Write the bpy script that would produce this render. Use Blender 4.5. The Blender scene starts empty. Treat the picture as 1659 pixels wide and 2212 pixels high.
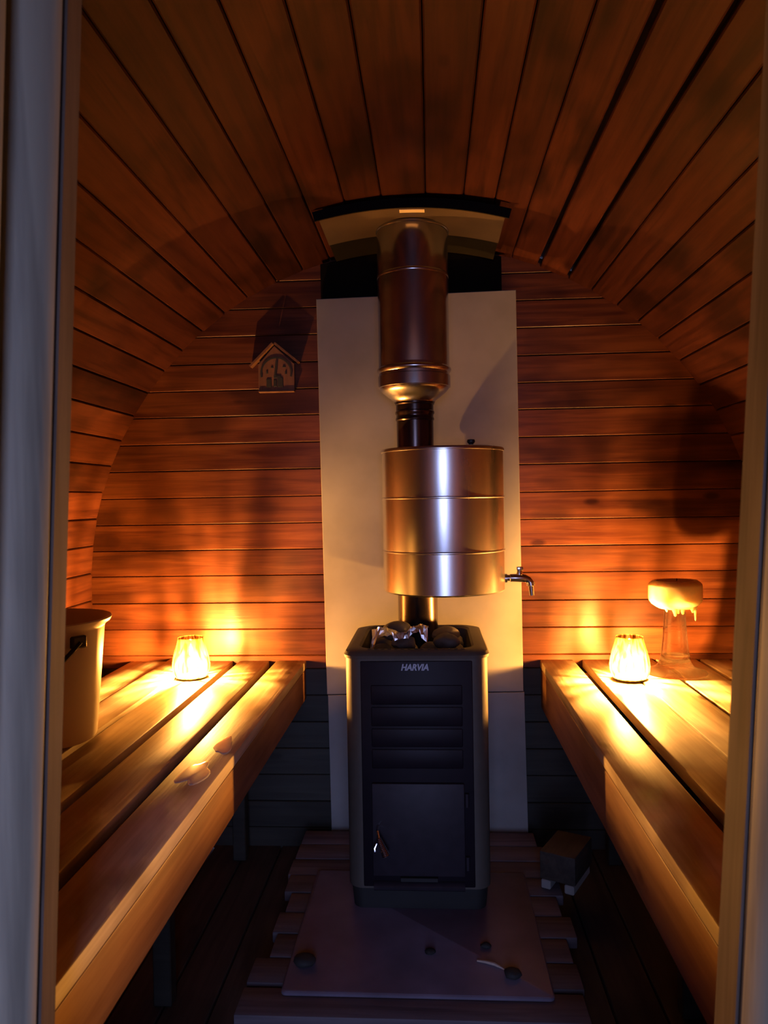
import bpy, bmesh, math, random
from mathutils import Vector, Matrix
random.seed(7)
S = bpy.context.scene
COL = S.collection
PI = math.pi

# ------------------------------------------------------------------ camera
R = 1.17                 # inner radius of the barrel
YB = 2.67                # face of the back wall
ZB = -0.2605             # top of the benches
YAW, PITCH, ROLL = -0.0621443, -0.0181045, -0.0169925
cd = bpy.data.cameras.new('camera'); cam = bpy.data.objects.new('camera', cd); COL.objects.link(cam)
fw = Vector((math.sin(YAW)*math.cos(PITCH), math.cos(YAW)*math.cos(PITCH), math.sin(PITCH)))
rt = Vector((math.cos(YAW), -math.sin(YAW), 0)); up = rt.cross(fw)
c_, s_ = math.cos(ROLL), math.sin(ROLL)
rt, up = c_*rt + s_*up, c_*up - s_*rt
CAM = Vector((0.0487, 0.0, 0.306))
cam.matrix_world = Matrix(((rt.x, up.x, -fw.x, CAM.x), (rt.y, up.y, -fw.y, CAM.y), (rt.z, up.z, -fw.z, CAM.z), (0, 0, 0, 1)))
cd.sensor_fit = 'HORIZONTAL'; cd.sensor_width = 36; cd.lens = 1658.37*36/1659
cd.clip_start = 0.02
cd.dof.use_dof = True; cd.dof.focus_distance = 2.3; cd.dof.aperture_fstop = 12.0
S.camera = cam

# ------------------------------------------------------------------ dusk sky, seen only through the added opening behind the camera
SKY = 10.5
w = bpy.data.worlds.new('world'); S.world = w; w.use_nodes = True
bg = w.node_tree.nodes['Background']
bg.inputs['Color'].default_value = (0.42, 0.50, 0.97, 1); bg.inputs['Strength'].default_value = SKY
FLAME_EMISSION = 14500.0
FLAME_COLOR = (1.0, 0.47, 0.13)

# ------------------------------------------------------------------ exposure
S.view_settings.view_transform = 'Standard'; S.view_settings.look = 'None'
S.view_settings.exposure = 0.0; S.view_settings.gamma = 1.0
S.view_settings.use_curve_mapping = False
S.cycles.use_denoising = True
S.cycles.max_bounces = 10; S.cycles.diffuse_bounces = 5; S.cycles.transparent_max_bounces = 16
S.cycles.sample_clamp_indirect = 4.0
S.cycles.caustics_reflective = False; S.cycles.caustics_refractive = True
S.cycles.blur_glossy = 0.3
# portal that guides the sampling of the dusk sky through the opening of the added outer wall
pl = bpy.data.lights.new('sky_portal', 'AREA'); pl.shape = 'RECTANGLE'; pl.size = 0.68; pl.size_y = 1.75
pl.cycles.is_portal = True
po = bpy.data.objects.new('sky_portal', pl); COL.objects.link(po)
po.location = (0.10, -1.245, -0.075); po.rotation_euler = (PI/2, 0, 0)

# ------------------------------------------------------------------ helpers
def obj(name, bm, mat, parent=None, smooth=False, loc=None, rot=None):
    me = bpy.data.meshes.new(name)
    bmesh.ops.recalc_face_normals(bm, faces=bm.faces[:])
    if smooth:
        for f in bm.faces: f.smooth = True
        for e in bm.edges:
            if len(e.link_faces) == 2 and e.calc_face_angle(0) > math.radians(38): e.smooth = False
    bm.to_mesh(me); bm.free()
    if mat: me.materials.append(mat)
    o = bpy.data.objects.new(name, me); COL.objects.link(o)
    if loc: o.location = loc
    if rot: o.rotation_euler = rot
    if parent: o.parent = parent
    return o

def empty(name, loc=(0, 0, 0), rot=(0, 0, 0)):
    o = bpy.data.objects.new(name, None); COL.objects.link(o)
    o.location = loc; o.rotation_euler = rot; o.empty_display_size = 0.05
    return o

def tag(o, label, cat, group=None):
    o['label'] = label; o['category'] = cat
    if group: o['group'] = group
    return o

def structure(o):
    o['kind'] = 'structure'; return o

def box(bm, x0, x1, y0, y1, z0, z1, bevel=0.0, seg=1):
    r = bmesh.ops.create_cube(bm, size=1.0)
    vs = r['verts']
    for v in vs:
        v.co = Vector((x0 if v.co.x < 0 else x1, y0 if v.co.y < 0 else y1, z0 if v.co.z < 0 else z1))
    if bevel:
        es = list({e for v in vs for e in v.link_edges})
        bmesh.ops.bevel(bm, geom=es, offset=bevel, segments=seg, profile=0.5, affect='EDGES')
    return bm

def lathe(bm, prof, n=48, c=(0, 0, 0), closed=False):
    rings = []
    for r, z in prof:
        if r < 1e-6: rings.append([bm.verts.new((c[0], c[1], c[2]+z))])
        else: rings.append([bm.verts.new((c[0]+r*math.cos(2*PI*i/n), c[1]+r*math.sin(2*PI*i/n), c[2]+z)) for i in range(n)])
    pairs = list(zip(rings, rings[1:]))
    if closed: pairs.append((rings[-1], rings[0]))
    for a, b in pairs:
        for i in range(n):
            j = (i+1) % n
            if len(a) == 1 and len(b) == 1: continue
            if len(a) == 1: bm.faces.new((a[0], b[i], b[j]))
            elif len(b) == 1: bm.faces.new((a[i], a[j], b[0]))
            else: bm.faces.new((a[i], a[j], b[j], b[i]))
    return bm

def extrude_poly(bm, pts, d, frame=lambda a, b, c: (a, c, b)):
    """pts: outline (a, b); extruded along c from d[0] to d[1]; frame maps (a, b, c) to (x, y, z)"""
    A = [bm.verts.new(frame(a, b, d[0])) for a, b in pts]
    B = [bm.verts.new(frame(a, b, d[1])) for a, b in pts]
    n = len(pts)
    bm.faces.new(A); bm.faces.new(B[::-1])
    for i in range(n):
        j = (i+1) % n
        bm.faces.new((A[i], B[i], B[j], A[j]))
    return bm

def tube(bm, pts, rad, n=10, flat=1.0):
    pts = [Vector(p) for p in pts]
    rings = []; prev = None
    for i, p in enumerate(pts):
        t = (pts[min(i+1, len(pts)-1)] - pts[max(i-1, 0)]).normalized()
        u = t.cross(Vector((0, 0, 1))) if prev is None else prev - t*prev.dot(t)
        if u.length < 1e-4: u = t.cross(Vector((0, 1, 0)))
        u.normalize(); prev = u; v = t.cross(u)
        r = rad[i] if isinstance(rad, (list, tuple)) else rad
        rings.append([bm.verts.new(p + u*(r*math.cos(2*PI*k/n)) + v*(r*flat*math.sin(2*PI*k/n))) for k in range(n)])
    for a, b in zip(rings, rings[1:]):
        for k in range(n):
            j = (k+1) % n
            bm.faces.new((a[k], a[j], b[j], b[k]))
    bm.faces.new(rings[0][::-1]); bm.faces.new(rings[-1])
    return bm

def rrect(hx, hy, r, n=6, cx=0, cy=0):
    out = []
    for (sx, sy, a0) in ((1, 1, 0), (-1, 1, 90), (-1, -1, 180), (1, -1, 270)):
        for k in range(n+1):
            a = math.radians(a0 + 90*k/n)
            out.append((cx + sx*(hx-r) + r*math.cos(a), cy + sy*(hy-r) + r*math.sin(a)))
    return out

def loft(bm, loops, cap0=False, cap1=False):
    rs = [[bm.verts.new(p) for p in L] for L in loops]
    n = len(rs[0])
    for a, b in zip(rs, rs[1:]):
        for i in range(n):
            j = (i+1) % n
            bm.faces.new((a[i], a[j], b[j], b[i]))
    if cap0: bm.faces.new(rs[0][::-1])
    if cap1: bm.faces.new(rs[-1])
    return bm

# ------------------------------------------------------------------ materials
def new_mat(name):
    m = bpy.data.materials.new(name); m.use_nodes = True
    nt = m.node_tree
    return m, nt, nt.nodes['Principled BSDF'], nt.nodes['Material Output']

def N(nt, kind, **kw):
    n = nt.nodes.new(kind)
    for k, v in kw.items(): setattr(n, k, v)
    return n

def L(nt, a, b): nt.links.new(a, b)

def wood(name, light, dark, axis=1, rough=0.45, knots=0.5, blotch=0.5, var=0.25, bump=0.15, stain=(0.25, 0.18, 0.15), spec=0.4, sat_var=0.02):
    m, nt, p, out = new_mat(name)
    tc = N(nt, 'ShaderNodeTexCoord'); oi = N(nt, 'ShaderNodeObjectInfo')
    off = N(nt, 'ShaderNodeVectorMath', operation='SCALE'); off.inputs[0].default_value = (17.3, 31.7, 23.9)
    L(nt, oi.outputs['Random'], off.inputs['Scale'])
    add = N(nt, 'ShaderNodeVectorMath', operation='ADD')
    L(nt, tc.outputs['Object'], add.inputs[0]); L(nt, off.outputs[0], add.inputs[1])
    def mapped(along, across):
        sc = [across]*3; sc[axis] = along
        q = N(nt, 'ShaderNodeVectorMath', operation='MULTIPLY'); q.inputs[1].default_value = sc
        L(nt, add.outputs[0], q.inputs[0]); return q.outputs[0]
    g = N(nt, 'ShaderNodeTexNoise'); g.inputs['Scale'].default_value = 1; g.inputs['Detail'].default_value = 5
    g.inputs['Distortion'].default_value = 0.9
    L(nt, mapped(2.2, 38), g.inputs['Vector'])
    f = N(nt, 'ShaderNodeTexNoise'); f.inputs['Scale'].default_value = 1; f.inputs['Detail'].default_value = 3
    L(nt, mapped(9, 240), f.inputs['Vector'])
    mixg = N(nt, 'ShaderNodeMath', operation='MULTIPLY_ADD'); mixg.inputs[1].default_value = 0.25
    L(nt, f.outputs['Fac'], mixg.inputs[0]); L(nt, g.outputs['Fac'], mixg.inputs[2])
    ramp = N(nt, 'ShaderNodeValToRGB')
    ramp.color_ramp.elements[0].position = 0.42; ramp.color_ramp.elements[0].color = (*dark, 1)
    ramp.color_ramp.elements[1].position = 0.78; ramp.color_ramp.elements[1].color = (*light, 1)
    L(nt, mixg.outputs[0], ramp.inputs['Fac'])
    # stained blotches
    b = N(nt, 'ShaderNodeTexNoise'); b.inputs['Scale'].default_value = 1; b.inputs['Detail'].default_value = 2
    L(nt, mapped(3.2, 6), b.inputs['Vector'])
    br = N(nt, 'ShaderNodeMapRange'); br.inputs['From Min'].default_value = 0.52; br.inputs['From Max'].default_value = 0.68
    br.inputs['To Max'].default_value = blotch
    L(nt, b.outputs['Fac'], br.inputs['Value'])
    m1 = N(nt, 'ShaderNodeMix', data_type='RGBA', blend_type='MULTIPLY')
    m1.inputs['B'].default_value = (*stain, 1)
    L(nt, br.outputs[0], m1.inputs['Factor']); L(nt, ramp.outputs[0], m1.inputs['A'])
    # knots
    v = N(nt, 'ShaderNodeTexVoronoi'); v.inputs['Scale'].default_value = 1
    L(nt, mapped(3.0, 6.5), v.inputs['Vector'])
    kr = N(nt, 'ShaderNodeMapRange'); kr.inputs['From Min'].default_value = 0.10; kr.inputs['From Max'].default_value = 0.05
    kr.inputs['To Min'].default_value = 0; kr.inputs['To Max'].default_value = knots
    L(nt, v.outputs['Distance'], kr.inputs['Value'])
    m2 = N(nt, 'ShaderNodeMix', data_type='RGBA', blend_type='MULTIPLY'); m2.inputs['B'].default_value = (0.22, 0.13, 0.1, 1)
    L(nt, kr.outputs[0], m2.inputs['Factor']); L(nt, m1.outputs['Result'], m2.inputs['A'])
    hsv = N(nt, 'ShaderNodeHueSaturation')
    vr = N(nt, 'ShaderNodeMapRange'); vr.inputs['To Min'].default_value = 1-var; vr.inputs['To Max'].default_value = 1+var*0.6
    L(nt, oi.outputs['Random'], vr.inputs['Value']); L(nt, vr.outputs[0], hsv.inputs['Value'])
    L(nt, m2.outputs['Result'], hsv.inputs['Color']); L(nt, hsv.outputs[0], p.inputs['Base Color'])
    rr = N(nt, 'ShaderNodeMapRange'); rr.inputs['To Min'].default_value = rough-0.12; rr.inputs['To Max'].default_value = rough+0.15
    L(nt, b.outputs['Fac'], rr.inputs['Value']); L(nt, rr.outputs[0], p.inputs['Roughness'])
    p.inputs['Specular IOR Level'].default_value = spec
    bu = N(nt, 'ShaderNodeBump'); bu.inputs['Strength'].default_value = bump; bu.inputs['Distance'].default_value = 0.004
    L(nt, mixg.outputs[0], bu.inputs['Height']); L(nt, bu.outputs[0], p.inputs['Normal'])
    return m

def plain(name, col, rough=0.6, metal=0.0, spec=0.5, noise=0.0, scale=20, bump=0.0, stretch=(1, 1, 1), rnoise=0.0):
    m, nt, p, out = new_mat(name)
    p.inputs['Roughness'].default_value = rough; p.inputs['Metallic'].default_value = metal
    p.inputs['Specular IOR Level'].default_value = spec
    tc = N(nt, 'ShaderNodeTexCoord'); mp = N(nt, 'ShaderNodeMapping'); mp.inputs['Scale'].default_value = stretch
    n = N(nt, 'ShaderNodeTexNoise'); n.inputs['Scale'].default_value = scale; n.inputs['Detail'].default_value = 6
    L(nt, tc.outputs['Object'], mp.inputs['Vector']); L(nt, mp.outputs[0], n.inputs['Vector'])
    r = N(nt, 'ShaderNodeMapRange'); r.inputs['From Min'].default_value = 0.3; r.inputs['From Max'].default_value = 0.7
    r.inputs['To Min'].default_value = 1-noise; r.inputs['To Max'].default_value = 1+noise*0.4
    L(nt, n.outputs['Fac'], r.inputs['Value'])
    mx = N(nt, 'ShaderNodeVectorMath', operation='SCALE'); mx.inputs[0].default_value = col
    L(nt, r.outputs[0], mx.inputs['Scale']); L(nt, mx.outputs[0], p.inputs['Base Color'])
    if bump:
        b = N(nt, 'ShaderNodeBump'); b.inputs['Strength'].default_value = bump; b.inputs['Distance'].default_value = 0.004
        L(nt, n.outputs['Fac'], b.inputs['Height']); L(nt, b.outputs[0], p.inputs['Normal'])
    if rnoise:
        q = N(nt, 'ShaderNodeMapRange'); q.inputs['To Min'].default_value = max(0.02, rough-rnoise); q.inputs['To Max'].default_value = rough+rnoise
        L(nt, n.outputs['Fac'], q.inputs['Value']); L(nt, q.outputs[0], p.inputs['Roughness'])
    return m

CEDAR = dict(light=(0.117, 0.0365, 0.0133), dark=(0.052, 0.0125, 0.0055))
M = {}
M['stave_shaded'] = wood('shaded_stave_wood', (0.039, 0.0102, 0.0056), (0.0175, 0.0040, 0.0025), axis=1, rough=0.6, blotch=0.75, var=0.35, spec=0.06)  # darker copy of the stave wood: the ceiling's dimness put into its colour
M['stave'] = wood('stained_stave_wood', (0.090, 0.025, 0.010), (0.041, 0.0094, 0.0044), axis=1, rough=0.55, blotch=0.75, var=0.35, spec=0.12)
M['board'] = wood('stained_board_wood', axis=0, rough=0.42, blotch=0.8, var=0.22, knots=0.85, spec=0.2, **CEDAR)
M['bench'] = wood('bare_bench_wood', (0.66, 0.55, 0.38), (0.44, 0.32, 0.19), axis=1, rough=0.55, blotch=0.8, knots=0.8, var=0.12, stain=(0.45, 0.36, 0.3), spec=0.3)
M['fascia'] = wood('orange_fascia_wood', (0.34, 0.17, 0.065), (0.22, 0.09, 0.032), axis=1, rough=0.45, blotch=0.3, var=0.1)
M['floor'] = wood('dark_floor_wood', (0.055, 0.042, 0.034), (0.028, 0.021, 0.017), axis=1, rough=0.7, blotch=0.5)
M['deck'] = wood('worn_deck_wood', (0.13, 0.105, 0.12), (0.07, 0.055, 0.065), axis=0, rough=0.65, blotch=0.5)
M['underbench_shade'] = wood('underbench_shade_wood', (0.036, 0.032, 0.024), (0.022, 0.019, 0.014), axis=0, rough=0.6)  # shade under the benches painted into the wood of lower boards and legs
M['shell'] = plain('outer_shell_wood', (0.12, 0.05, 0.025), 0.8, noise=0.3)
M['jamb'] = wood('pale_grey_jamb_wood', (0.36, 0.34, 0.25), (0.23, 0.215, 0.16), axis=2, rough=0.6, blotch=0.4, knots=0.8, var=0.05, stain=(0.6, 0.58, 0.55))
M['reveal'] = wood('brown_reveal_wood', (0.15, 0.11, 0.085), (0.085, 0.062, 0.048), axis=2, rough=0.7, blotch=0.3, knots=0.5, var=0.05, spec=0.2)
M['plaque'] = wood('plaque_wood', (0.15, 0.065, 0.03), (0.10, 0.042, 0.018), axis=2, rough=0.6, blotch=0.2)
M['kindling'] = wood('pale_splinter_wood', (0.45, 0.38, 0.32), (0.3, 0.24, 0.2), axis=0, rough=0.7)
M['cement'] = plain('grey_cement_board', (0.265, 0.254, 0.243), 0.75, noise=0.22, scale=5, bump=0.06)
M['steel'] = plain('polished_steel', (0.66, 0.64, 0.62), 0.26, 1.0, noise=0.06, scale=6, stretch=(1, 1, 0.2), rnoise=0.05)
M['pipe'] = plain('chimney_steel', (0.56, 0.54, 0.54), 0.20, 1.0, noise=0.12, scale=5, stretch=(1, 1, 0.3), rnoise=0.07)
def brushed(m):
    nt = m.node_tree; p = nt.nodes['Principled BSDF']; t = N(nt, 'ShaderNodeTangent'); t.direction_type = 'RADIAL'; t.axis = 'Z'
    p.inputs['Anisotropic'].default_value = 0.6; L(nt, t.outputs[0], p.inputs['Tangent'])
brushed(M['pipe'])
M['blackpipe'] = plain('heat_blued_flue_steel', (0.085, 0.06, 0.055), 0.22, 0.9, noise=0.4, scale=9)
M['chrome'] = plain('chrome', (0.72, 0.70, 0.68), 0.18, 1.0, noise=0.05)
M['stovesteel'] = plain('grey_stove_steel', (0.080, 0.068, 0.056), 0.55, 0.2, spec=0.3, noise=0.10, scale=40)
M['stovefront'] = plain('dark_stove_enamel', (0.009, 0.0055, 0.010), 0.5, 0.1, spec=0.2, noise=0.2, scale=30)
M['stovedoor'] = plain('stove_door_iron', (0.024, 0.019, 0.026), 0.5, 0.1, spec=0.25, noise=0.2, scale=40)
M['black'] = plain('soot_black', (0.008, 0.008, 0.008), 0.7, noise=0.3)
M['flange'] = plain('black_flange_paint', (0.006, 0.005, 0.005), 0.9, spec=0.1)
M['sheet'] = plain('galvanised_sheet', (0.050, 0.034, 0.025), 0.7, 0.0, spec=0.2, noise=0.2, scale=8)
M['darksheet'] = plain('dark_sheet', (0.007, 0.006, 0.005), 0.9, 0.0, spec=0.05, noise=0.3, scale=8)  # much darker than the front plate's sheet
M['paper'] = plain('cream_label', (0.55, 0.45, 0.32), 0.7)
M['letter'] = plain('raised_letter_steel', (0.22, 0.21, 0.24), 0.4, 0.5)
M['stone'] = plain('basalt_stone', (0.075, 0.060, 0.050), 0.75, noise=0.5, scale=25, bump=0.6)
M['foil'] = plain('crumpled_foil', (0.90, 0.89, 0.90), 0.30, 1.0, noise=0.05, scale=60, bump=0.15)
M['bucket'] = plain('white_plastic', (0.82, 0.78, 0.72), 0.38, noise=0.05, scale=8)
M['strap'] = plain('black_plastic', (0.012, 0.012, 0.013), 0.5)
M['plate'] = plain('hearth_plate', (0.14, 0.115, 0.16), 0.5, 0.2, noise=0.3, scale=7, bump=0.05)
M['coal'] = plain('charcoal', (0.012, 0.011, 0.011), 0.8, noise=0.4, bump=0.5)
M['ground'] = plain('dim_ground', (0.10, 0.10, 0.11), 0.9, noise=0.3, scale=3)
M['burnt'] = plain('burnt_wax', (0.30, 0.13, 0.045), 0.6, noise=0.35, scale=60)
M['wick'] = plain('charred_wick', (0.02, 0.015, 0.01), 0.9)

def wax(name, col, sss):
    m, nt, p, out = new_mat(name)
    tc = N(nt, 'ShaderNodeTexCoord'); n = N(nt, 'ShaderNodeTexNoise'); n.inputs['Scale'].default_value = 35
    r = N(nt, 'ShaderNodeValToRGB'); r.color_ramp.elements[0].color = (col[0]*0.9, col[1]*0.85, col[2]*0.75, 1); r.color_ramp.elements[1].color = (*col, 1)
    L(nt, tc.outputs['Object'], n.inputs['Vector']); L(nt, n.outputs['Fac'], r.inputs['Fac']); L(nt, r.outputs[0], p.inputs['Base Color'])
    p.inputs['Subsurface Weight'].default_value = sss
    p.inputs['Subsurface Radius'].default_value = (1.0, 0.7, 0.35); p.inputs['Subsurface Scale'].default_value = 0.04
    p.inputs['Roughness'].default_value = 0.45
    return m
M['wax'] = wax('cream_wax', (0.85, 0.80, 0.58), 0.85)
M['tealight'] = wax('yellow_wax', (0.40, 0.33, 0.15), 0.4)

def lantern_glass():
    """thin amber glass, streaky: what it lets through varies round its girth"""
    m, nt, p, out = new_mat('streaky_amber_glass')
    nt.nodes.remove(p)
    tc = N(nt, 'ShaderNodeTexCoord')
    sep = N(nt, 'ShaderNodeVectorMath', operation='MULTIPLY'); sep.inputs[1].default_value = (70, 70, 9)
    L(nt, tc.outputs['Object'], sep.inputs[0])
    n = N(nt, 'ShaderNodeTexNoise'); n.inputs['Scale'].default_value = 1; n.inputs['Detail'].default_value = 2; n.inputs['Distortion'].default_value = 0.6
    L(nt, sep.outputs[0], n.inputs['Vector'])
    r = N(nt, 'ShaderNodeValToRGB')
    r.color_ramp.elements[0].position = 0.41; r.color_ramp.elements[0].color = (0.33, 0.28, 0.16, 1)
    r.color_ramp.elements[1].position = 0.54; r.color_ramp.elements[1].color = (1.0, 0.96, 0.82, 1)
    L(nt, n.outputs['Fac'], r.inputs['Fac'])
    t = N(nt, 'ShaderNodeBsdfTransparent'); L(nt, r.outputs[0], t.inputs['Color'])
    tl = N(nt, 'ShaderNodeBsdfTranslucent'); tl.inputs['Color'].default_value = (1.0, 0.85, 0.25, 1)
    mx = N(nt, 'ShaderNodeMixShader'); mx.inputs['Fac'].default_value = 0.035
    L(nt, t.outputs[0], mx.inputs[1]); L(nt, tl.outputs[0], mx.inputs[2])
    gl = N(nt, 'ShaderNodeBsdfGlossy'); gl.inputs['Roughness'].default_value = 0.04; gl.inputs['Color'].default_value = (1, 0.95, 0.8, 1)
    lw = N(nt, 'ShaderNodeLayerWeight'); lw.inputs['Blend'].default_value = 0.10
    m2 = N(nt, 'ShaderNodeMixShader'); L(nt, lw.outputs['Fresnel'], m2.inputs['Fac'])
    L(nt, mx.outputs[0], m2.inputs[1]); L(nt, gl.outputs[0], m2.inputs[2]); L(nt, m2.outputs[0], out.inputs['Surface'])
    return m
M['lantern'] = lantern_glass()

def clear_glass():
    m, nt, p, out = new_mat('clear_glass')
    p.inputs['Base Color'].default_value = (0.98, 0.97, 0.95, 1); p.inputs['Transmission Weight'].default_value = 1.0
    p.inputs['Roughness'].default_value = 0.02; p.inputs['IOR'].default_value = 1.47
    tc = N(nt, 'ShaderNodeTexCoord'); n = N(nt, 'ShaderNodeTexNoise'); n.inputs['Scale'].default_value = 40
    b = N(nt, 'ShaderNodeBump'); b.inputs['Strength'].default_value = 0.1
    L(nt, tc.outputs['Object'], n.inputs['Vector']); L(nt, n.outputs['Fac'], b.inputs['Height']); L(nt, b.outputs[0], p.inputs['Normal'])
    return m
M['glass'] = clear_glass()
_nt = M['glass'].node_tree; _o = _nt.nodes['Material Output']; _p = _nt.nodes['Principled BSDF']
_t = N(_nt, 'ShaderNodeBsdfTransparent'); _m = N(_nt, 'ShaderNodeMixShader'); _lw = N(_nt, 'ShaderNodeLayerWeight'); _lw.inputs['Blend'].default_value = 0.45
_r = N(_nt, 'ShaderNodeMapRange'); _r.inputs['To Min'].default_value = 0.40; _r.inputs['To Max'].default_value = 1.0
L(_nt, _lw.outputs['Facing'], _r.inputs['Value']); L(_nt, _r.outputs[0], _m.inputs['Fac'])
L(_nt, _t.outputs[0], _m.inputs[1]); L(_nt, _p.outputs[0], _m.inputs[2]); L(_nt, _m.outputs[0], _o.inputs['Surface'])

def flame_mat():
    m, nt, p, out = new_mat('candle_flame'); nt.nodes.remove(p)
    e = N(nt, 'ShaderNodeEmission'); e.inputs['Color'].default_value = (*FLAME_COLOR, 1); e.inputs['Strength'].default_value = FLAME_EMISSION
    t = N(nt, 'ShaderNodeBsdfTransparent'); a = N(nt, 'ShaderNodeAddShader')
    L(nt, e.outputs[0], a.inputs[0]); L(nt, t.outputs[0], a.inputs[1]); L(nt, a.outputs[0], out.inputs['Surface'])
    return m
M['flame'] = flame_mat()

# ------------------------------------------------------------------ the barrel
Y0, Y1 = 0.75, 2.74      # inner room, front wall to behind the back boards
YP = -1.25               # outer end of the added porch that narrows the daylight
def arc_shell(name, a0, a1, n):
    bm = bmesh.new()
    pts = []
    for k in range(n+1):
        a = math.radians(a0 + (a1-a0)*k/n); pts.append(((R+0.045)*math.sin(a), (R+0.045)*math.cos(a)))
    for k in range(n, -1, -1):
        a = math.radians(a0 + (a1-a0)*k/n); pts.append(((R+0.075)*math.sin(a), (R+0.075)*math.cos(a)))
    m = len(pts)
    A = [bm.verts.new((x, YP, z)) for x, z in pts]; B = [bm.verts.new((x, Y1+0.02, z)) for x, z in pts]
    for i in range(m):
        j = (i+1) % m
        bm.faces.new((A[i], B[i], B[j], A[j]))
    for i in range(n):
        bm.faces.new((A[i], A[i+1], A[m-2-i], A[m-1-i])); bm.faces.new((B[i], B[i+1], B[m-2-i], B[m-1-i]))
    return structure(obj(name, bm, M['shell']))
ceiling = arc_shell('ceiling', -58.5, 60, 24)
wall_left = arc_shell('wall_left', -140, -58.5, 20)
wall_right = arc_shell('wall_right', 60, 140, 20)
floor = arc_shell('floor', 140, 220, 20)

joints = [-9.2, -14.3, -19.2, -24.1, -29.8, -34.6, -39.5, -44.3, -49.0, -53.8]
a = -58.5
while a > -141: joints.append(a); a -= 4.8
joints += [-4.0, 2.2, 7.5, 11.9, 16.6, 21.3, 26.5, 31.0, 35.9, 40.3, 44.7, 49.8, 55.0]
a = 60.0
while a < 141: joints.append(a); a += 4.8
joints.sort()
WIDE = {21.3: 0.006, 26.5: 0.005}
for a0, a1 in zip(joints, joints[1:]):
    mid = (a0+a1)/2; h = math.radians(a1-a0)/2
    g0 = WIDE.get(a0, 0.0011); g1 = WIDE.get(a1, 0.0011)
    par = ceiling if -58.5 <= mid <= 60 else (wall_left if mid < 0 else wall_right)
    bm = bmesh.new()
    Ro = R+0.042; b = 0.0035
    xi0, xi1 = -R*math.tan(h)+g0, R*math.tan(h)-g1
    xo0, xo1 = -Ro*math.tan(h)+g0, Ro*math.tan(h)-g1
    dz = random.uniform(-0.0015, 0.0015)
    prof = [(xi0+b, R+dz), (xi1-b, R+dz), (xi1, R+dz+b), (xo1, Ro), (xo0, Ro), (xi0, R+dz+b)]
    extrude_poly(bm, prof, (Y0, Y1))
    o = obj('stave', bm, M['stave_shaded'] if par == ceiling else M['stave'], par, rot=(0, math.radians(mid), 0))

# back wall: horizontal boards cut to the circle
bm = bmesh.new()
n = 64
extrude_poly(bm, [((R+0.04)*math.sin(2*PI*k/n), (R+0.04)*math.cos(2*PI*k/n)) for k in range(n)], (YB+0.035, YB+0.06))
wall_back = structure(obj('wall_back', bm, M['shell']))
zs = [1.069, .9755, .882, .787, .694, .6025, .5075, .414, .319, .225, .133, .042, -.0545, -.149, -.2425, -.290]
z = -.290
while z > -1.0: z -= 0.0938; zs.append(z)
zs = [R-0.002] + zs
def hw(z): return math.sqrt(max(0.0004, (R+0.012)**2 - z*z))
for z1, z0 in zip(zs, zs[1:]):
    zc = (z0+z1)/2; bm = bmesh.new()
    g, b = 0.0008, 0.0024
    zz = [z0+g+(z1-z0-2*g)*k/4 for k in range(5)]
    outl = [(-hw(q), q-zc) for q in zz] + [(hw(q), q-zc) for q in reversed(zz)]
    yj = random.uniform(-0.001, 0.001)
    # front face set in from top and bottom edges by the V groove
    zz2 = [z0+g+b+(z1-z0-2*g-2*b)*k/4 for k in range(5)]
    inn = [(-hw(q), q-zc) for q in zz2] + [(hw(q), q-zc) for q in reversed(zz2)]
    loft(bm, [[(x, 0.034, y) for x, y in outl], [(x, b, y) for x, y in outl], [(x, yj, y) for x, y in inn]], True, True)
    obj('board', bm, M['board'] if zc > -0.28 else M['underbench_shade'], wall_back, loc=(0, YB, zc))

# floor boards
x = -0.74
while x < 0.73:
    bm = bmesh.new(); box(bm, -0.057, 0.057, Y0, YB+0.02, -0.028, 0, 0.002)
    obj('plank', bm, M['floor'], floor, loc=(x+0.06, 0, -0.92)); x += 0.12

# front wall with the doorway the photograph is taken through, and an added end wall behind the camera to narrow the daylight
def end_wall(name, y0, y1, xa, xb, zt, zb_, rad=R+0.04):
    bm = bmesh.new()
    nn = 40
    def seg(pts):
        if len(pts) > 2: extrude_poly(bm, pts, (y0, y1))
    def arcpts(a0, a1, k=16): return [(rad*math.sin(a0+(a1-a0)*i/k), rad*math.cos(a0+(a1-a0)*i/k)) for i in range(k+1)]
    ar = math.asin(xb/rad); al = math.asin(xa/rad)
    seg(arcpts(ar, PI-ar, 24))
    seg(arcpts(-PI-al, al, 24))
    seg([(xa, zt)] + arcpts(al, ar, 8) + [(xb, zt)])
    seg([(xb, zb_)] + arcpts(PI-ar, PI-al, 8) + [(xa, zb_)])
    return structure(obj(name, bm, M['shell']))
end_wall('wall_front', 0.702, 0.75, -0.45, 0.46, 1.04, -0.92)
end_wall('wall_daylight_mask', YP, YP+0.04, -0.24, 0.44, 0.80, -0.95)  # unseen wall, added; its opening limits daylight and the strip reflected in the tank

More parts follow.
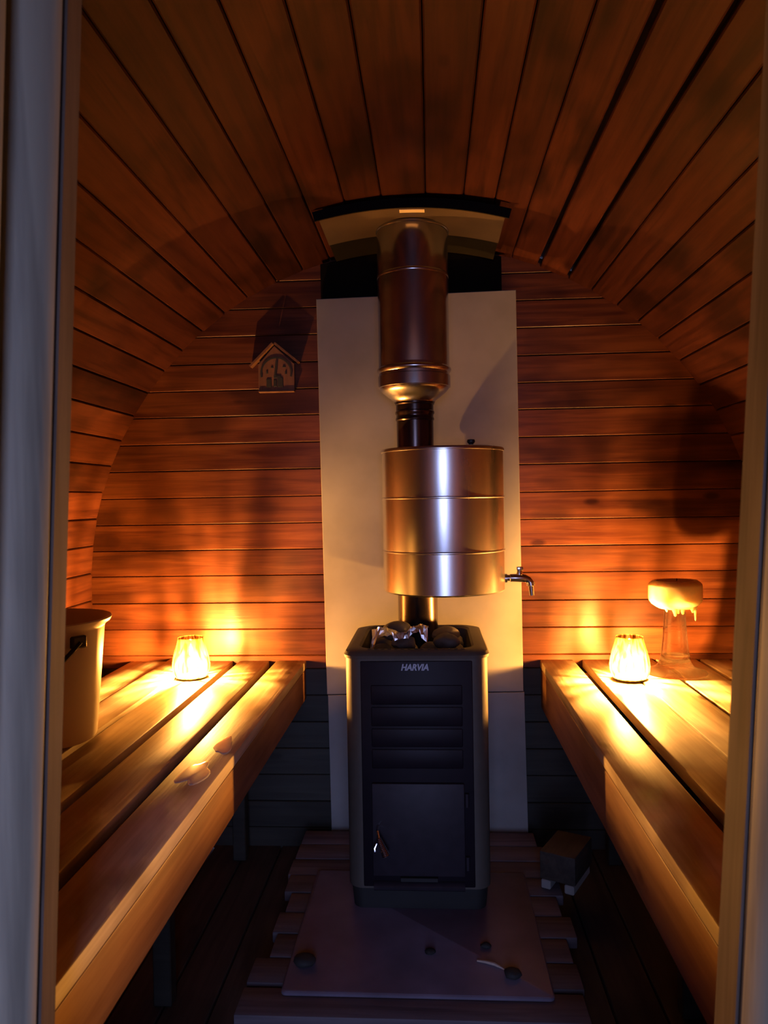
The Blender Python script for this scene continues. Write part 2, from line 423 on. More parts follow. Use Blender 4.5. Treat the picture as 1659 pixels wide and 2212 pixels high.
# door jambs, a little out of plumb: rebated, rounded stop, groove
door = structure(empty('door_1', (0, 0.75, -0.92)))
def jamb(name, mat, prof, slope, z0, z1, zref):
    bm = bmesh.new()
    def fr(x, y, z): return (x + slope*(z-zref), y-0.75, z+0.92)
    A = [bm.verts.new(fr(x, y, z0)) for x, y in prof]; B = [bm.verts.new(fr(x, y, z1)) for x, y in prof]
    n = len(prof)
    bm.faces.new(A); bm.faces.new(B[::-1])
    for i in range(n):
        j = (i+1) % n; bm.faces.new((A[i], B[i], B[j], A[j]))
    return obj(name, bm, mat, door, smooth=True)
jamb('reveal', M['reveal'], [(-.325, .748), (-.327, .7235), (-.400, .7225), (-.400, .748)], .0525, -.92, 1.04, .1)
jamb('seal', M['strap'], [(-.3295, .7225), (-.3295, .7185), (-.400, .7185), (-.400, .7225)], .0525, -.92, 1.04, .1)
jamb('casing', M['jamb'], [(-.3295, .7180), (-.331, .712), (-.340, .698), (-.352, .689), (-.366, .686), (-.366, .668), (-.352, .662), (-.353, .645), (-.37, .62), (-.44, .61), (-.44, .7180)], .0525, -.92, 1.04, .1)
jamb('reveal', M['reveal'], [(.330, .748), (.330, .7015), (.405, .7015), (.405, .748)], .058, -.92, 1.04, .1)
jamb('seal', M['strap'], [(.3325, .7010), (.3325, .6965), (.405, .6965), (.405, .7010)], .058, -.92, 1.04, .1)
jamb('casing', M['jamb'], [(.3330, .6960), (.3335, .688), (.337, .676), (.347, .655), (.366, .640), (.385, .632), (.385, .618), (.46, .60), (.46, .6960)], .058, -.92, 1.04, .1)
bm = bmesh.new(); box(bm, -0.30, 0.40, -0.13, -0.003, 1.94, 2.0, 0.004); obj('lintel', bm, M['jamb'], door)

bm = bmesh.new(); box(bm, -6, 6, -9, YP-0.02, -1.35, -1.30)
structure(obj('ground', bm, M['ground']))

# ------------------------------------------------------------------ benches
def bench(name, side, label, xs, raised, zfas):
    """xs: list of (front x, back x) of the slats, front one first"""
    root = empty(name, (0, Y0, ZB-0.28))
    tag(root, label, 'bench')
    for k, (xa, xb) in enumerate(xs):
        x0, x1 = sorted((xa, xb)); xm = (x0+x1)/2
        bm = bmesh.new(); dz = raised.get(k, 0)
        box(bm, x0-xm, x1-xm, 0.004, YB-Y0-0.004, -0.028, dz, 0.0035, 2)
        obj('slat', bm, M['bench'], root, loc=(xm, 0, 0.28), smooth=True)
    xf = xs[0][0]
    bm = bmesh.new()
    xa, xb = sorted((xf + side*0.002, xf + side*0.036)); xm = (xa+xb)/2
    box(bm, xa-xm, xb-xm, 0.004, YB-Y0-0.004, zfas-ZB, -0.031, 0.003, 2)
    obj('fascia', bm, M['fascia'], root, loc=(xm, 0, 0.28), smooth=True)
    for y in (0.25, 1.05, 1.80):
        bm = bmesh.new()
        xa, xb = sorted((xf + side*0.038, xs[-1][1]))
        box(bm, xa, xb, y, y+0.045, -0.028-0.085, -0.0285, 0.003)
        obj('bearer', bm, M['fascia'], root, loc=(0, 0, 0.28))
        bm = bmesh.new()
        xa, xb = sorted((xf + side*0.20, xf + side*0.245))
        box(bm, xa, xb, y+0.002, y+0.043, -0.92-ZB+0.0005, -0.114, 0.003)
        obj('leg', bm, M['underbench_shade'], root, loc=(0, 0, 0.28))
    return root
bench('bench', -1, 'left slatted wooden bench carrying the white bucket and one candle lantern',
      [(-.400, -.506), (-.531, -.638), (-.661, -.777), (-.779, -.886), (-.900, -1.03)], {3: .010}, -.395)
bench('bench', 1, 'right slatted wooden bench under the glass stand with melted candle',
      [(.413, .526), (.557, .668), (.671, .790), (.804, .938), (.951, 1.05)], {2: .003, 3: .001}, -.426)

# ------------------------------------------------------------------ heat shield behind the stove
hs = empty('heat_shield', (0.015, YB-0.03, -0.918))
tag(hs, 'tall pale grey cement board standing behind stove and flue', 'heat shield')
def board_poly(name, pts, y0, y1, lab=None):
    bm = bmesh.new()
    P = [(x-0.015, z+0.918) for x, z in pts]
    loft(bm, [[(x, y1, z) for x, z in P], [(x, y0+0.002, z) for x, z in P],
              [(x*0.996, y0, z + (0.002 if z < sum(q[1] for q in P)/len(P) else -0.002)) for x, z in P]], True, True)
    return obj(name, bm, M['cement'], hs)
board_poly('upper_panel', [(-.333, .988), (.342, .997), (.349, -.350), (.3495, -.356), (-.321, -.366)], -0.030, -0.016)
bm = bmesh.new(); extrude_poly(bm, [(-.335, 1.9075), (.282, 1.9185), (.282, 2.035), (.10, 2.078), (-.10, 2.078), (-.335, 2.030)], (-.006, .028))
o = obj('top_panel', bm, M['darksheet'], hs); o['label'] = 'blackened panel above the grey board'
board_poly('lower_panel', [(-.318, -.369), (.352, -.359), (.360, -.918), (-.313, -.918)], -0.030, -0.014)
for zc, h in ((0.5, 0.03), (-0.1, 0.03), (-0.6, 0.03)):
    for x0 in (-0.25, 0.24):
        bm = bmesh.new(); box(bm, x0-0.02, x0+0.02, -0.0155 if zc > -0.4 else -0.0135, 0.028, zc+0.918-h, zc+0.918+h, 0.002)
        obj('spacer', bm, M['cement'], hs)

# ------------------------------------------------------------------ hearth: plank platform, plate, debris
deck = empty('platform', (0.0, 2.0, -0.92)); tag(deck, 'low platform of worn cross planks with ragged ends under the stove', 'platform')
y = 1.645
while y < 2.48:
    wd = 0.098; ja, jb = random.uniform(-.022, .022), random.uniform(-.015, .02)
    bm = bmesh.new(); box(bm, -.385+ja, .385+jb, -wd/2, wd/2, -0.03, 0, 0.004, 2)
    dy = -0.012 if y < 1.65 else 0
    obj('plank', bm, M['deck'], deck, loc=(0, y+wd/2-2.0+dy, 0.103+random.uniform(-.002, 0)), smooth=True); y += 0.103
for x0 in (-0.3, 0.0, 0.3):
    bm = bmesh.new(); box(bm, x0-0.035, x0+0.035, -0.33, 0.44, 0.0005, 0.0725, 0.003); obj('joist', bm, M['deck'], deck)
bm = bmesh.new()
loft(bm, [[(x, y, -0.006) for x, y in rrect(.308, .285, .012)], [(x, y, 0) for x, y in rrect(.308, .285, .012)], [(x, y, .0025) for x, y in rrect(.305, .282, .010)]], True, True)
tag(obj('hearth_plate', bm, M['plate'], loc=(-0.003, 1.985, -0.8102), smooth=True), 'flat dark purple-grey floor plate in front of and under stove', 'floor plate')

def lump(name, r, sx, sy, sz, seed, mat, parent=None, loc=(0, 0, 0), sub=3, jag=0.28, rot=None):
    rnd = random.Random(seed); bm = bmesh.new()
    bmesh.ops.create_icosphere(bm, subdivisions=sub, radius=1)
    planes = []
    for _ in range(14):
        d = Vector((rnd.gauss(0, 1), rnd.gauss(0, 1), rnd.gauss(0, 1))).normalized(); planes.append((d, rnd.uniform(1-jag, 1.0)))
    for v in bm.verts:
        for d, h in planes:
            q = v.co.dot(d)
            if q > h: v.co -= d*(q-h)*0.85
        v.co = Vector((v.co.x*sx*r, v.co.y*sy*r, v.co.z*sz*r))
    return obj(name, bm, mat, parent, smooth=True, loc=loc, rot=rot)

for k, (x, y, r, lab) in enumerate([(-.272, 1.80, .024, 'largest black charcoal lump at the plate\'s left front corner'),
                                    (.028, 1.855, .012, 'small black charcoal bit on the plate before the stove middle'),
                                    (.165, 1.885, .012, 'small black charcoal bit on the plate before the stove\'s right corner'),
                                    (.218, 1.77, .019, 'black charcoal lump near the plate\'s right edge beside pale splinter')]):
    tag(lump('charcoal_lump', r, 1.2, 1.0, .6, 40+k, M['coal'], loc=(x, y, -.8077+r*.5), sub=2), lab, 'charcoal', 'charcoal lumps on the hearth plate')
bm = bmesh.new(); tube(bm, [(-.03, .012, 0), (-.01, .006, .001), (.01, -.002, .001), (.032, -.02, 0)], [.003, .0045, .005, .002], 6, .7)
tag(obj('wood_splinter', bm, M['kindling'], loc=(.17, 1.815, -.8045)), 'thin pale wood splinter lying on the floor plate', 'splinter')

# small block with two pale feet on the floor right of the stove
bk = empty('wooden_block', (.40, 2.20, -.816), (0, 0, math.radians(-28))); tag(bk, 'small dark wooden block on two pale feet right of the stove', 'block')
bm = bmesh.new(); box(bm, -.052, .052, -.03, .13, .028, .108, .004, 2); obj('body', bm, M['floor'], bk, smooth=True)
for s in (-1, 1):
    bm = bmesh.new(); box(bm, s*.034-.014, s*.034+.014, -.032, .12, 0.002, .0275, .003); f = obj('foot', bm, M['cement'], bk); f['label'] = 'pale foot'

# ------------------------------------------------------------------ stove
SX, SY0, SY1, SZ = 0.0, 2.05, 2.48, -0.8075
st = empty('sauna_stove', (SX, (SY0+SY1)/2, SZ)); tag(st, 'dark grey wood burning sauna stove with rounded steel corners and stones on top', 'stove')
HX, HY, HT = .193, .215, .692
bm = bmesh.new()
o_ = rrect(HX, HY, .042, 8); i_ = rrect(HX-.004, HY-.004, .038, 8)
loft(bm, [[(x, y, .060) for x, y in i_], [(x, y, .060) for x, y in o_], [(x, y, HT-.008) for x, y in o_], [(x, y, HT-.008) for x, y in i_]])
loft(bm, [[(x, y, HT-.008) for x, y in i_], [(x, y, .060) for x, y in i_]])
obj('mantle', bm, M['stovesteel'], st, smooth=True)
# rolled top collar with an inner opening
bm = bmesh.new()
def rl(dx, dy, r, z): return [(x, y, z) for x, y in rrect(HX-dx, HY-dy, r, 8)]
loft(bm, [rl(.006, .006, .038, HT-.012), rl(-.004, -.004, .045, HT-.010), rl(-.005, -.005, .045, HT-.002), rl(0, 0, .044, HT+.006), rl(.018, .016, .05, HT+.012), rl(.034, .026, .055, HT+.012), rl(.040, .030, .055, HT+.006), rl(.042, .032, .055, HT-.06)])
obj('collar', bm, M['stovesteel'], st, smooth=True)
bm = bmesh.new()
loft(bm, [rl(.043, .033, .055, HT-.058), rl(.05, .04, .05, HT-.062)], False, True)
obj('stone_tray', bm, M['black'], st)
# perforated strip across the front edge of the opening
bm = bmesh.new(); box(bm, -.142, .142, -HY+.034, -HY+.037, HT-.03, HT+.004, .0008); obj('perforated_strip', bm, M['stovesteel'], st)
bm = bmesh.new()
for k in range(15):
    x = -.126+.018*k
    bmesh.ops.create_cone(bm, cap_ends=True, segments=10, radius1=.0052, radius2=.0052, depth=.003, matrix=Matrix.Translation((x, -HY+.020, HT+.0115)))
o = obj('perforation', bm, M['black'], st); o['kind'] = 'stuff'
# front: pressed panels, door, drawer, plinth
yF = -HY
bm = bmesh.new(); box(bm, -.150, .150, yF-.004, yF+.01, .066, HT-.016, .003, 2); obj('front_plate', bm, M['stovefront'], st, smooth=True)
for z0, z1 in ((.560, .612), (.502, .553), (.446, .495), (.388, .439)):
    bm = bmesh.new(); box(bm, -.122, .122, yF-.0075, yF-.003, z0, z1, .003, 2); obj('pressed_panel', bm, M['stovefront'], st, smooth=True)
dr = None
bm = bmesh.new(); box(bm, -.124, .124, yF-.016, yF-.003, .100, .350, .004, 2); dr = obj('door', bm, M['stovedoor'], st, smooth=True)
bm = bmesh.new()
tube(bm, [(-.108, yF-.018, .236), (-.108, yF-.040, .232), (-.104, yF-.047, .216)], .0038, 8)
hd = obj('handle', bm, M['chrome'], dr, smooth=True); hd['label'] = 'chrome door handle'
bm = bmesh.new()
pts = []; rad = []
for k in range(25):
    t = k/24; pts.append((-.105+.020*t, yF-.046-.006*t, .218-.046*t)); rad.append(.0052+.0055*t + (.0012 if k % 2 else 0))
tube(bm, pts, rad, 10)
tube(bm, [(-.110, yF-.044, .202), (-.116, yF-.047, .190), (-.115, yF-.048, .182)], [.003, .0045, .0045], 8)
o = obj('grip', bm, M['chrome'], dr, smooth=True); o['label'] = 'coiled chrome grip'
for z_ in (.305, .135):
    bm = bmesh.new(); tube(bm, [(.130, yF-.010, z_-.018), (.130, yF-.010, z_+.018)], .006, 10); obj('hinge', bm, M['stovedoor'], dr, smooth=True)
bm = bmesh.new()
prof = [(-.003, .058), (-.012, .060), (-.020, .066), (-.022, .074), (-.017, .080), (-.006, .083)]
extrude_poly(bm, [(yF+a, b) for a, b in prof] + [(yF-.002, .083), (yF-.002, .058)], (-.122, .122), frame=lambda a, b, c: (c, a, b))
obj('ash_drawer', bm, M['stovedoor'], st, smooth=True)
bm = bmesh.new(); box(bm, -.05, .05, yF-.0165, yF-.004, .0855, .096, .001); obj('drawer_slot', bm, M['black'], st)
bm = bmesh.new(); loft(bm, [[(x, y, 0) for x, y in rrect(HX-.012, HY-.012, .03, 6)], [(x, y, .0605) for x, y in rrect(HX-.006, HY-.006, .036, 6)]], True, True); obj('plinth', bm, M['black'], st, smooth=True)
# raised lettering
cu = bpy.data.curves.new('lettering', 'FONT'); cu.body = 'HARVIA'; cu.size = .0235; cu.extrude = .0008; cu.offset = .0009; cu.shear = .25
cu.align_x = 'CENTER'; cu.align_y = 'CENTER'; cu.space_character = 1.0
to = bpy.data.objects.new('lettering', cu); COL.objects.link(to)
dg = bpy.context.evaluated_depsgraph_get(); me = bpy.data.meshes.new_from_object(to.evaluated_get(dg))
bpy.data.objects.remove(to)
me.materials.append(M['letter'])
# spread the word to its width on the stove
xs_ = [v.co.x for v in me.vertices]; kx = .074/(max(xs_)-min(xs_))
for v in me.vertices: v.co.x *= kx
lo = bpy.data.objects.new('lettering', me); COL.objects.link(lo); lo.parent = st
lo.location = (-.004, yF-.0048, .659); lo.rotation_euler = (PI/2, 0, 0); lo['label'] = 'slanting raised light grey maker\'s lettering'

# stones
stones = [(-.115, -.115, .036, 'at the front left corner'), (-.045, -.125, .034, 'at the front, left of the middle'), (.030, -.120, .038, 'at the front, right of the middle'),
          (.105, -.115, .036, 'at the front right corner'), (-.118, -.035, .038, 'at the left edge under the foil'), (-.04, -.04, .044, 'in the middle under the foil'),
          (.045, -.045, .042, 'right of the foil, second from the front'), (.115, -.03, .038, 'at the right edge, second from the front'),
          (-.115, .055, .040, 'at the left edge behind the foil'), (.112, .055, .042, 'at the right edge beside the flue pipe'), (-.11, .135, .040, 'at the back left corner'),
          (.11, .135, .040, 'at the back right corner')]
for k, (x, y, r, lab) in enumerate(stones):
    rnd = random.Random(200+k)
    x = max(-.103, min(.103, x*.95)); y = max(-.128, min(.128, y)); r *= .94
    tag(lump('sauna_stone', r, rnd.uniform(1.0, 1.15), rnd.uniform(.95, 1.05), rnd.uniform(.75, .9), 100+k, M['stone'],
             loc=(SX+x, (SY0+SY1)/2+y, SZ+HT-.060+r*.78), rot=(0, 0, rnd.uniform(0, 6))),
        'dark sauna stone %s of the stove top' % lab, 'stone', 'stones heaped on the stove')
top = [(-.035, -.085, .018, .034, 'dark upper sauna stone lying in front of the foil'), (.085, -.075, .022, .036, 'dark upper sauna stone right of the foil near the front'),
       (.085, .01, .026, .038, 'dark upper sauna stone heaped highest right of the flue pipe'), (-.058, .005, .038, .044, 'brown sauna stone heaped highest behind the foil')]
for k, (x, y, z_, r, lab) in enumerate(top):
    rnd = random.Random(300+k)
    tag(lump('sauna_stone', r, 1.15, 1.0, .68, 150+k, M['stone'], loc=(SX+x, (SY0+SY1)/2+y, SZ+HT+z_-.012), rot=(0, 0, rnd.uniform(0, 6))), lab, 'stone', 'stones heaped on the stove')

# crumpled foil lying over the stones: a creased strip with a steep front wall, its left end hanging lower
bm = bmesh.new(); rnd = random.Random(11)
nu, nv = 26, 7; grid = []
for i in range(nu+1):
    row = []; u = i/nu
    top_z = .050 + .007*math.sin(u*9) + (.008 if u > .62 else 0)
    drop = .026 + .050*max(0, 1-u/.16) + .010*math.sin(u*13+1) + (.010 if u > .88 else 0)
    for j in range(nv+1):
        v_ = j/nv
        x = -.074+.152*u - (.016*v_ if u < .16 else 0)
        if v_ < .43: y = .040 - .072*v_/.43; z_ = top_z - .014*(1-v_/.43)
        else: y = -.032 - .010*(v_-.43)/.57; z_ = top_z - drop*(v_-.43)/.57
        q = 1.0 if v_ < .43 else .30
        row.append(bm.verts.new((x+rnd.gauss(0, .0014), y+.004*math.sin(u*17+v_*2)*q+rnd.gauss(0, .0030)*q, z_+rnd.gauss(0, .0022))))
    grid.append(row)
for i in range(nu):
    for j in range(nv):
        a, b, c, d = grid[i][j], grid[i+1][j], grid[i+1][j+1], grid[i][j+1]
        if (i+j) % 2: bm.faces.new((a, b, c)); bm.faces.new((a, c, d))
        else: bm.faces.new((a, b, d)); bm.faces.new((b, c, d))
bmesh.ops.solidify(bm, geom=bm.faces[:], thickness=.0006)
tag(obj('foil_sheet', bm, M['foil'], loc=(SX-.045, (SY0+SY1)/2-.060, SZ+HT-.004)), 'crumpled shiny aluminium foil draped over the stove stones', 'foil')

# ------------------------------------------------------------------ flue, water tank, chimney
PX, PY = 0.002, 2.34
fl = empty('flue_pipe', (PX, PY, SZ+HT-.05)); tag(fl, 'dark heat-stained flue pipe rising from stove through the water tank', 'pipe')
zf = SZ+HT-.05
bm = bmesh.new(); lathe(bm, [(.060, .014), (.060, .02-zf), (.0605, .021-zf)], 40); obj('lower_section', bm, M['blackpipe'], fl, smooth=True)
bm = bmesh.new(); lathe(bm, [(.056, .452-zf), (.056, .538-zf), (.0585, .541-zf), (.0585, .546-zf), (.0565, .549-zf), (.0565, .556-zf), (.0595, .560-zf), (.0595, .566-zf), (.057, .569-zf), (.057, .586-zf), (.060, .589-zf), (.060, .602-zf)], 40)
obj('upper_section', bm, M['blackpipe'], fl, smooth=True)

ch = empty('chimney', (PX, PY, .594)); tag(ch, 'wide shiny insulated steel chimney rising into the ceiling', 'chimney')
zc = .594
bm = bmesh.new(); lathe(bm, [(.0612, .0), (.0640, .006), (.078, .016), (.095, .030), (.104, .040), (.1055, .044)], 56); obj('cone', bm, M['pipe'], ch, smooth=True)
bm = bmesh.new(); lathe(bm, [(.1055, .044), (.1095, .045), (.1095, .078), (.107, .081), (.107, .088), (.1115, .093), (.1125, .097), (.1115, .101), (.1075, .105), (.107, .112)], 56); obj('clamp_ring', bm, M['pipe'], ch, smooth=True)
bm = bmesh.new(); lathe(bm, [(.107, .112), (.107, .40), (.107, .515)], 56); obj('tube', bm, M['pipe'], ch, smooth=True)
bm = bmesh.new(); lathe(bm, [(.1073, .372), (.1088, .374), (.1088, .380), (.1073, .382)], 56); obj('seam', bm, M['pipe'], ch, smooth=True)

TX, TY, TR = .083, 2.34, .183
wt = empty('water_tank', (TX, TY, .022)); tag(wt, 'round polished steel water tank with two seams hung round the flue', 'water tank')
bm = bmesh.new()
lathe(bm, [(0, 0), (TR-.012, 0), (TR-.004, .0015), (TR, .006), (TR, .1215), (TR+.0022, .1235), (TR+.0022, .1262), (TR-.0005, .128), (TR, .131), (TR, .2795), (TR+.0022, .2815), (TR+.0022, .2842), (TR-.0005, .286), (TR, .289), (TR, .419)], 96)
obj('body', bm, M['steel'], wt, smooth=True)
bm = bmesh.new(); lathe(bm, [(TR, .419), (TR+.003, .420), (TR+.0035, .425), (TR+.001, .429), (TR-.006, .429), (TR-.010, .426), (0, .426)], 96); obj('top', bm, M['steel'], wt, smooth=True)
bm = bmesh.new(); lathe(bm, [(.062, .4262), (.062, .433), (.056, .436), (0, .436)], 40, c=(.086, -.03, 0)); ld = obj('lid', bm, M['steel'], wt, smooth=True)
bm = bmesh.new(); lathe(bm, [(.008, .4355), (.0072, .442), (.0112, .4455), (.0122, .450), (.0105, .4545), (0, .456)], 20, c=(.086, -.03, 0)); o = obj('knob', bm, M['strap'], ld, smooth=True); o['label'] = 'small dark round lid knob'
# tap on the right, low
tp = empty('tap', (0, 0, 0)); tp.parent = wt; tp['label'] = 'chrome lever tap'
def tpart(name, f, mat=M['chrome'], lab=None):
    bm = bmesh.new(); f(bm); o = obj(name, bm, mat, tp, smooth=True)
    return o
Z = .036
tpart('flange', lambda b: tube(b, [(TR-.004, -.01, Z), (TR+.006, -.01, Z)], .014, 16))
tpart('spout', lambda b: (tube(b, [(TR+.004, -.01, Z+.001), (TR+.014, -.01, Z+.001), (TR+.016, -.01, Z+.001), (TR+.03, -.01, Z+.001), (TR+.045, -.01, Z+.001), (TR+.060, -.01, Z-.001), (TR+.070, -.01, Z-.005), (TR+.076, -.01, Z-.012), (TR+.0775, -.01, Z-.02)], [.010, .010, .0125, .0125, .0135, .012, .0105, .010, .010], 14),
                                tube(b, [(TR+.0765, -.01, Z-.012), (TR+.0775, -.01, Z-.022), (TR+.0775, -.01, Z-.024), (TR+.080, -.01, Z-.052)], [.0135, .0135, .0085, .0075], 14)))
tpart('valve_stem', lambda b: tube(b, [(TR+.043, -.01, Z+.008), (TR+.044, -.01, Z+.020), (TR+.0445, -.01, Z+.024)], [.0095, .008, .007], 12))
tpart('lever', lambda b: box(b, TR+.035, TR+.054, -.019, -.001, Z+.0235, Z+.0345, .002, 2))

# this group stands a little nearer the back wall than it was drawn at: moved and enlarged together
KF = 2.40/2.34
for o in (fl, ch, wt):
    o.location = CAM + (o.location-CAM)*KF; o.scale = (KF, KF, KF)

# curved heat guard under the ceiling, round the chimney
hg = empty('heat_guard', (PX, 2.21, 1.135), (0, math.radians(1.2), 0)); tag(hg, 'curved tan metal heat guard plate with black front edge under ceiling around chimney', 'heat guard')
def arcplate(bm, ri, ro, a0, a1, y0, y1, n=20):
    pts = [(ri*math.sin(a0+(a1-a0)*k/n), ri*math.cos(a0+(a1-a0)*k/n)-1.10) for k in range(n+1)] + [(ro*math.sin(a1-(a1-a0)*k/n), ro*math.cos(a1-(a1-a0)*k/n)-1.10) for k in range(n+1)]
    m = len(pts); A = [bm.verts.new((x, y0, z)) for x, z in pts]; B = [bm.verts.new((x, y1, z)) for x, z in pts]
    for i in range(m):
        j = (i+1) % m; bm.faces.new((A[i], B[i], B[j], A[j]))
    for i in range(n):
        bm.faces.new((A[i], A[i+1], A[m-2-i], A[m-1-i])); bm.faces.new((B[i], B[i+1], B[m-2-i], B[m-1-i]))
    return bm
bm = bmesh.new(); arcplate(bm, 1.100, 1.103, -.242, .246, 0, .222); obj('front_plate', bm, M['sheet'], hg, smooth=True)
bm = bmesh.new(); arcplate(bm, 1.101, 1.104, -.240, .244,   .223, .392); o = obj('rear_plate', bm, M['darksheet'], hg, smooth=True); o['label'] = 'dark rear half of the plate'
bm = bmesh.new(); arcplate(bm, 1.098, 1.1255, -.254, .257, -.006, 0.0); obj('front_edge', bm, M['flange'], hg, smooth=True)
bm = bmesh.new(); arcplate(bm, 1.0985, 1.0998, -.030, .036, .012, .036, 6); o = obj('sticker', bm, M['paper'], hg); o['label'] = 'small pale rectangular sticker'
bm = bmesh.new(); lathe(bm, [(.1102, -.010), (.1135, -.009), (.1135, -.003), (.1102, -.002)], 48, c=(0, 2.40-2.21, 0)); obj('pipe_collar', bm, M['pipe'], hg, smooth=True)
for x0 in (-.2, .2):
    for y_ in (.06, .36):
        bm = bmesh.new(); zz = 1.103*math.cos(math.asin(x0/1.10))-1.10
        tube(bm, [(x0, y_, zz), (x0, y_, zz+.030)], .006, 8); obj('hanger', bm, M['flange'], hg)

# ------------------------------------------------------------------ candle lanterns
LP = [(.0445, 0), (.049, .003), (.0555, .014), (.0595, .030), (.0600, .044), (.0575, .062), (.0520, .084), (.0455, .106), (.0412, .122), (.0402, .1275), (.0408, .1295)]
def lantern(x, y, z, label, zrot):
    root = empty('candle_lantern', (x, y, ZB+z), (0, 0, zrot)); tag(root, label, 'lantern', 'glass candle lanterns on the benches')
    bm = bmesh.new()
    prof = [(0, 0)] + LP + [(r-.0022, z) for r, z in reversed(LP[:-1])]
    prof[-1] = (.043, .0016)
    lathe(bm, prof + [(0, .0016)], 48); obj('glass', bm, M['lantern'], root, smooth=True)
    bm = bmesh.new(); lathe(bm, [(0, .0019), (.0425, .0019), (.0452, .0040), (.0468, .0068), (.0460, .0075), (.043, .0070), (.02, .0066), (0, .0066)], 40); obj('wax', bm, M['tealight'], root, smooth=True)
    bm = bmesh.new(); tube(bm, [(0, 0, .0066), (.0005, 0, .020)], .0012, 6); obj('wick', bm, M['wick'], root)
    bm = bmesh.new(); lathe(bm, [(0, .011), (.0055, .015), (.0080, .024), (.0074, .034), (.0050, .045), (.0022, .055), (0, .063)], 16); obj('flame', bm, M['flame'], root, smooth=True)
    return root
lantern(-.731, 2.415, .0006, 'squat amber glass candle lantern burning on the left bench', 0.4)
lantern(.643, 2.372, .0034, 'squat amber glass candle lantern burning on the right bench beside glass stand', 2.1)

# ------------------------------------------------------------------ glass stand with a thick melted candle
HXp, HYp = .803, 2.450
cs = empty('candle_stand', (HXp, HYp, ZB+.0036)); tag(cs, 'clear glass candle stand with flared foot on the right bench', 'candle stand')
bm = bmesh.new()
outer = [(.094, .0), (.096, .003), (.092, .007), (.072, .013), (.056, .022), (.048, .034), (.044, .052), (.041, .070), (.0370, .11), (.0335, .16), (.0315, .198), (.034, .2035)]
inner = [(.030, .2035), (.0275, .198), (.0290, .16), (.0325, .11), (.036, .075), (.038, .056), (0, .050)]
lathe(bm, [(0, 0)] + outer + inner, 56); obj('stem', bm, M['glass'], cs, smooth=True)
pc = empty('pillar_candle', (HXp+.002, HYp, ZB+.0036+.2037)); tag(pc, 'thick unlit cream candle with drips on top of the glass stand', 'candle')
bm = bmesh.new()
lathe(bm, [(0, 0), (.050, 0), (.056, .003), (.071, .013), (.0785, .023), (.0805, .031), (.0805, .070), (.079, .076), (.073, .082), (.066, .087), (.060, .087), (.057, .083), (0, .081)], 56)
for v in bm.verts:
    a = math.atan2(v.co.y, v.co.x); k = 1 + .005*math.sin(3*a+1) + .003*math.sin(7*a)
    v.co.x *= k; v.co.y *= k
    if v.co.z > .06: v.co.z += .0015*math.sin(a+2.6)
obj('body', bm, M['wax'], pc, smooth=True)
bm = bmesh.new(); lathe(bm, [(.0585, .0835), (.0575, .0850), (.045, .0846), (0, .0842)], 40, c=(.002, .002, 0)); o = obj('burnt_top', bm, M['burnt'], pc, smooth=True); o['label'] = 'brown burnt hollow'
bm = bmesh.new(); tube(bm, [(.006, .004, .082), (.007, .004, .092)], .0014, 6); obj('wick', bm, M['wick'], pc)
for az, rr, ln, rd in ((-108, .048, .020, .011), (-98, .047, .012, .010), (-80, .046, .014, .010), (-35, .060, .036, .006), (-46, .056, .010, .007), (-135, .054, .007, .006)):
    a = math.radians(az); x, y = rr*math.cos(a), rr*math.sin(a)
    bm = bmesh.new(); tube(bm, [(x, y, .012), (x, y, .002), (x+.0005, y, -ln*.45), (x+.001, y, -ln*.85), (x+.001, y, -ln)], [rd*1.3, rd, rd*.55, rd*.42, rd*.15], 10)
    obj('wax_drip', bm, M['wax'], pc, smooth=True)

# ------------------------------------------------------------------ bucket on the left bench
bz = ZB+.0105
bu = empty('bucket', (-.877, 1.752, bz)); tag(bu, 'white plastic bucket with black handle standing on the left bench', 'bucket')
bm = bmesh.new()
lathe(bm, [(0, 0), (.112, 0), (.119, .004), (.121, .010), (.143, .262), (.145, .268), (.156, .276), (.160, .284), (.158, .287), (.150, .282), (.141, .270), (.118, .014), (0, .010)], 56)
obj('body', bm, M['bucket'], bu, smooth=True)
pts = []
for k in range(19):
    t = k/18; a = math.radians(-30 - 180*t); rr = .152 + .004*math.sin(t*PI)
    pts.append((rr*math.cos(a), rr*math.sin(a), .243 - .135*math.sin(t*PI)))
bm = bmesh.new(); tube(bm, pts, .0075, 8, .6); o = obj('bail', bm, M['strap'], bu, smooth=True); o['label'] = 'black carrying bail'
for a in (-30, -210):
    bm = bmesh.new(); box(bm, -.006, .010, -.018, .018, -.014, .014, .003)
    obj('ear', bm, M['strap'], bu, loc=(.143*math.cos(math.radians(a)), .143*math.sin(math.radians(a)), .243), rot=(0, 0, math.radians(a)))

# ------------------------------------------------------------------ house-shaped thermometer on the back wall
th = empty('sauna_thermometer', (-.484, YB-.0005, .686)); tag(th, 'house-shaped wooden thermometer hanging on the back wall left of the heat shield', 'thermometer')
bm = bmesh.new()
extrude_poly(bm, [(-.063, 0), (.063, 0), (.063, .092), (-.006, .155), (-.063, .092)], (-.016, 0)); obj('backplate', bm, M['plaque'], th)
def bar(p0, p1, w_, y0, y1):
    d = Vector((p1[0]-p0[0], p1[1]-p0[1])); nrm = Vector((-d.y, d.x)).normalized()*w_
    bm = bmesh.new(); extrude_poly(bm, [p0, p1, (p1[0]+nrm.x, p1[1]+nrm.y), (p0[0]+nrm.x, p0[1]+nrm.y)], (y0, y1)); return bm
obj('roof_slat', bar((-.087, .082), (-.006, .1605), .007, -.034, 0), M['plaque'], th)
obj('roof_slat', bar((-.004, .1605), (.078, .092), .007, -.034, 0), M['plaque'], th)
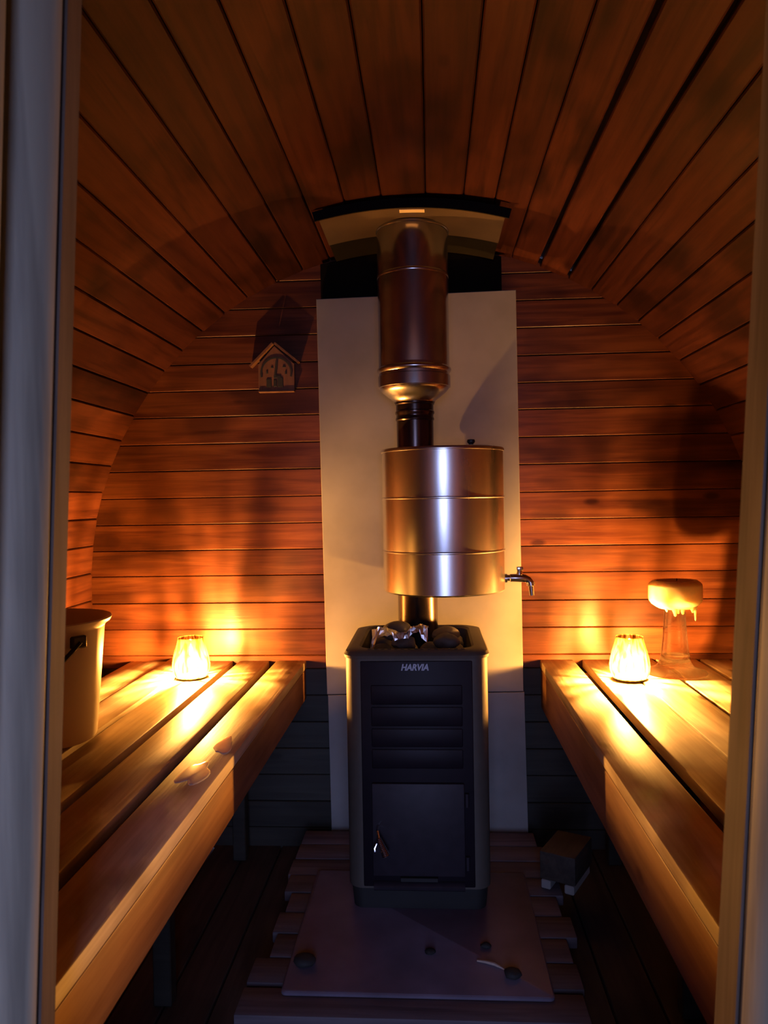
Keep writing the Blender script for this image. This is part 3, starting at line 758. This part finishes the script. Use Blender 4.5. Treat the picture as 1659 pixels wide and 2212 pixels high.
bm = bmesh.new(); box(bm, -.063, .063, -.021, 0, -.005, 0, .001); obj('sill', bm, M['plaque'], th)
bm = bmesh.new()
n = 28; rin, rout = .050, .056
P = [(rin*math.cos(math.radians(-15+210*k/n)), .062+rin*math.sin(math.radians(-15+210*k/n))) for k in range(n+1)]
Q = [(rout*math.cos(math.radians(-15+210*k/n)), .062+rout*math.sin(math.radians(-15+210*k/n))) for k in range(n+1)]
for k in range(n):
    extrude_poly(bm, [P[k], P[k+1], Q[k+1], Q[k]], (-.0185, -.0155))
obj('dial_arc', bm, M['black'], th)
obj('needle', bar((0, .052), (.006, .104), .007, -.0195, -.0165), M['black'], th)
bm = bmesh.new()
for (x, z_, w_, h_) in ((-.026, .012, .018, .030), (-.004, .014, .012, .024), (.014, .012, .020, .034), (.004, .044, .026, .010), (-.032, .060, .006, .010), (-.014, .078, .008, .006), (.028, .080, .010, .006), (.034, .056, .006, .012)):
    box(bm, x-w_/2, x+w_/2, -.0178, -.0155, z_, z_+h_, .001)
obj('dial_print', bm, M['black'], th)

# ------------------------------------------------------------------ spilt wax on the front slat of the left bench
M['spill'] = plain('spilt_wax', (0.85, 0.78, 0.62), 0.12, 0.0, spec=0.8)
for k, (x, y, rx, ry, lab) in enumerate([(-.452, 1.56, .026, .075, 'larger pale puddle of spilt wax on the left bench'), (-.440, 1.74, .020, .060, 'smaller pale puddle of spilt wax on the left bench, nearer the back wall')]):
    rnd = random.Random(60+k); bm = bmesh.new(); n = 28
    ph = [rnd.uniform(0, 6) for _ in range(3)]
    def pr(a): return 1 + .22*math.sin(2*a+ph[0]) + .16*math.sin(3*a+ph[1]) + .10*math.sin(5*a+ph[2])
    loops = []
    for f, z in ((1.0, 0), (.97, .0009), (.86, .0014)):
        loops.append([(rx*f*pr(2*PI*i/n)*math.cos(2*PI*i/n), ry*f*pr(2*PI*i/n)*math.sin(2*PI*i/n), z) for i in range(n)])
    loft(bm, loops, True, True)
    tag(obj('wax_puddle', bm, M['spill'], loc=(x, y, ZB+.0002), smooth=True), lab, 'puddle')
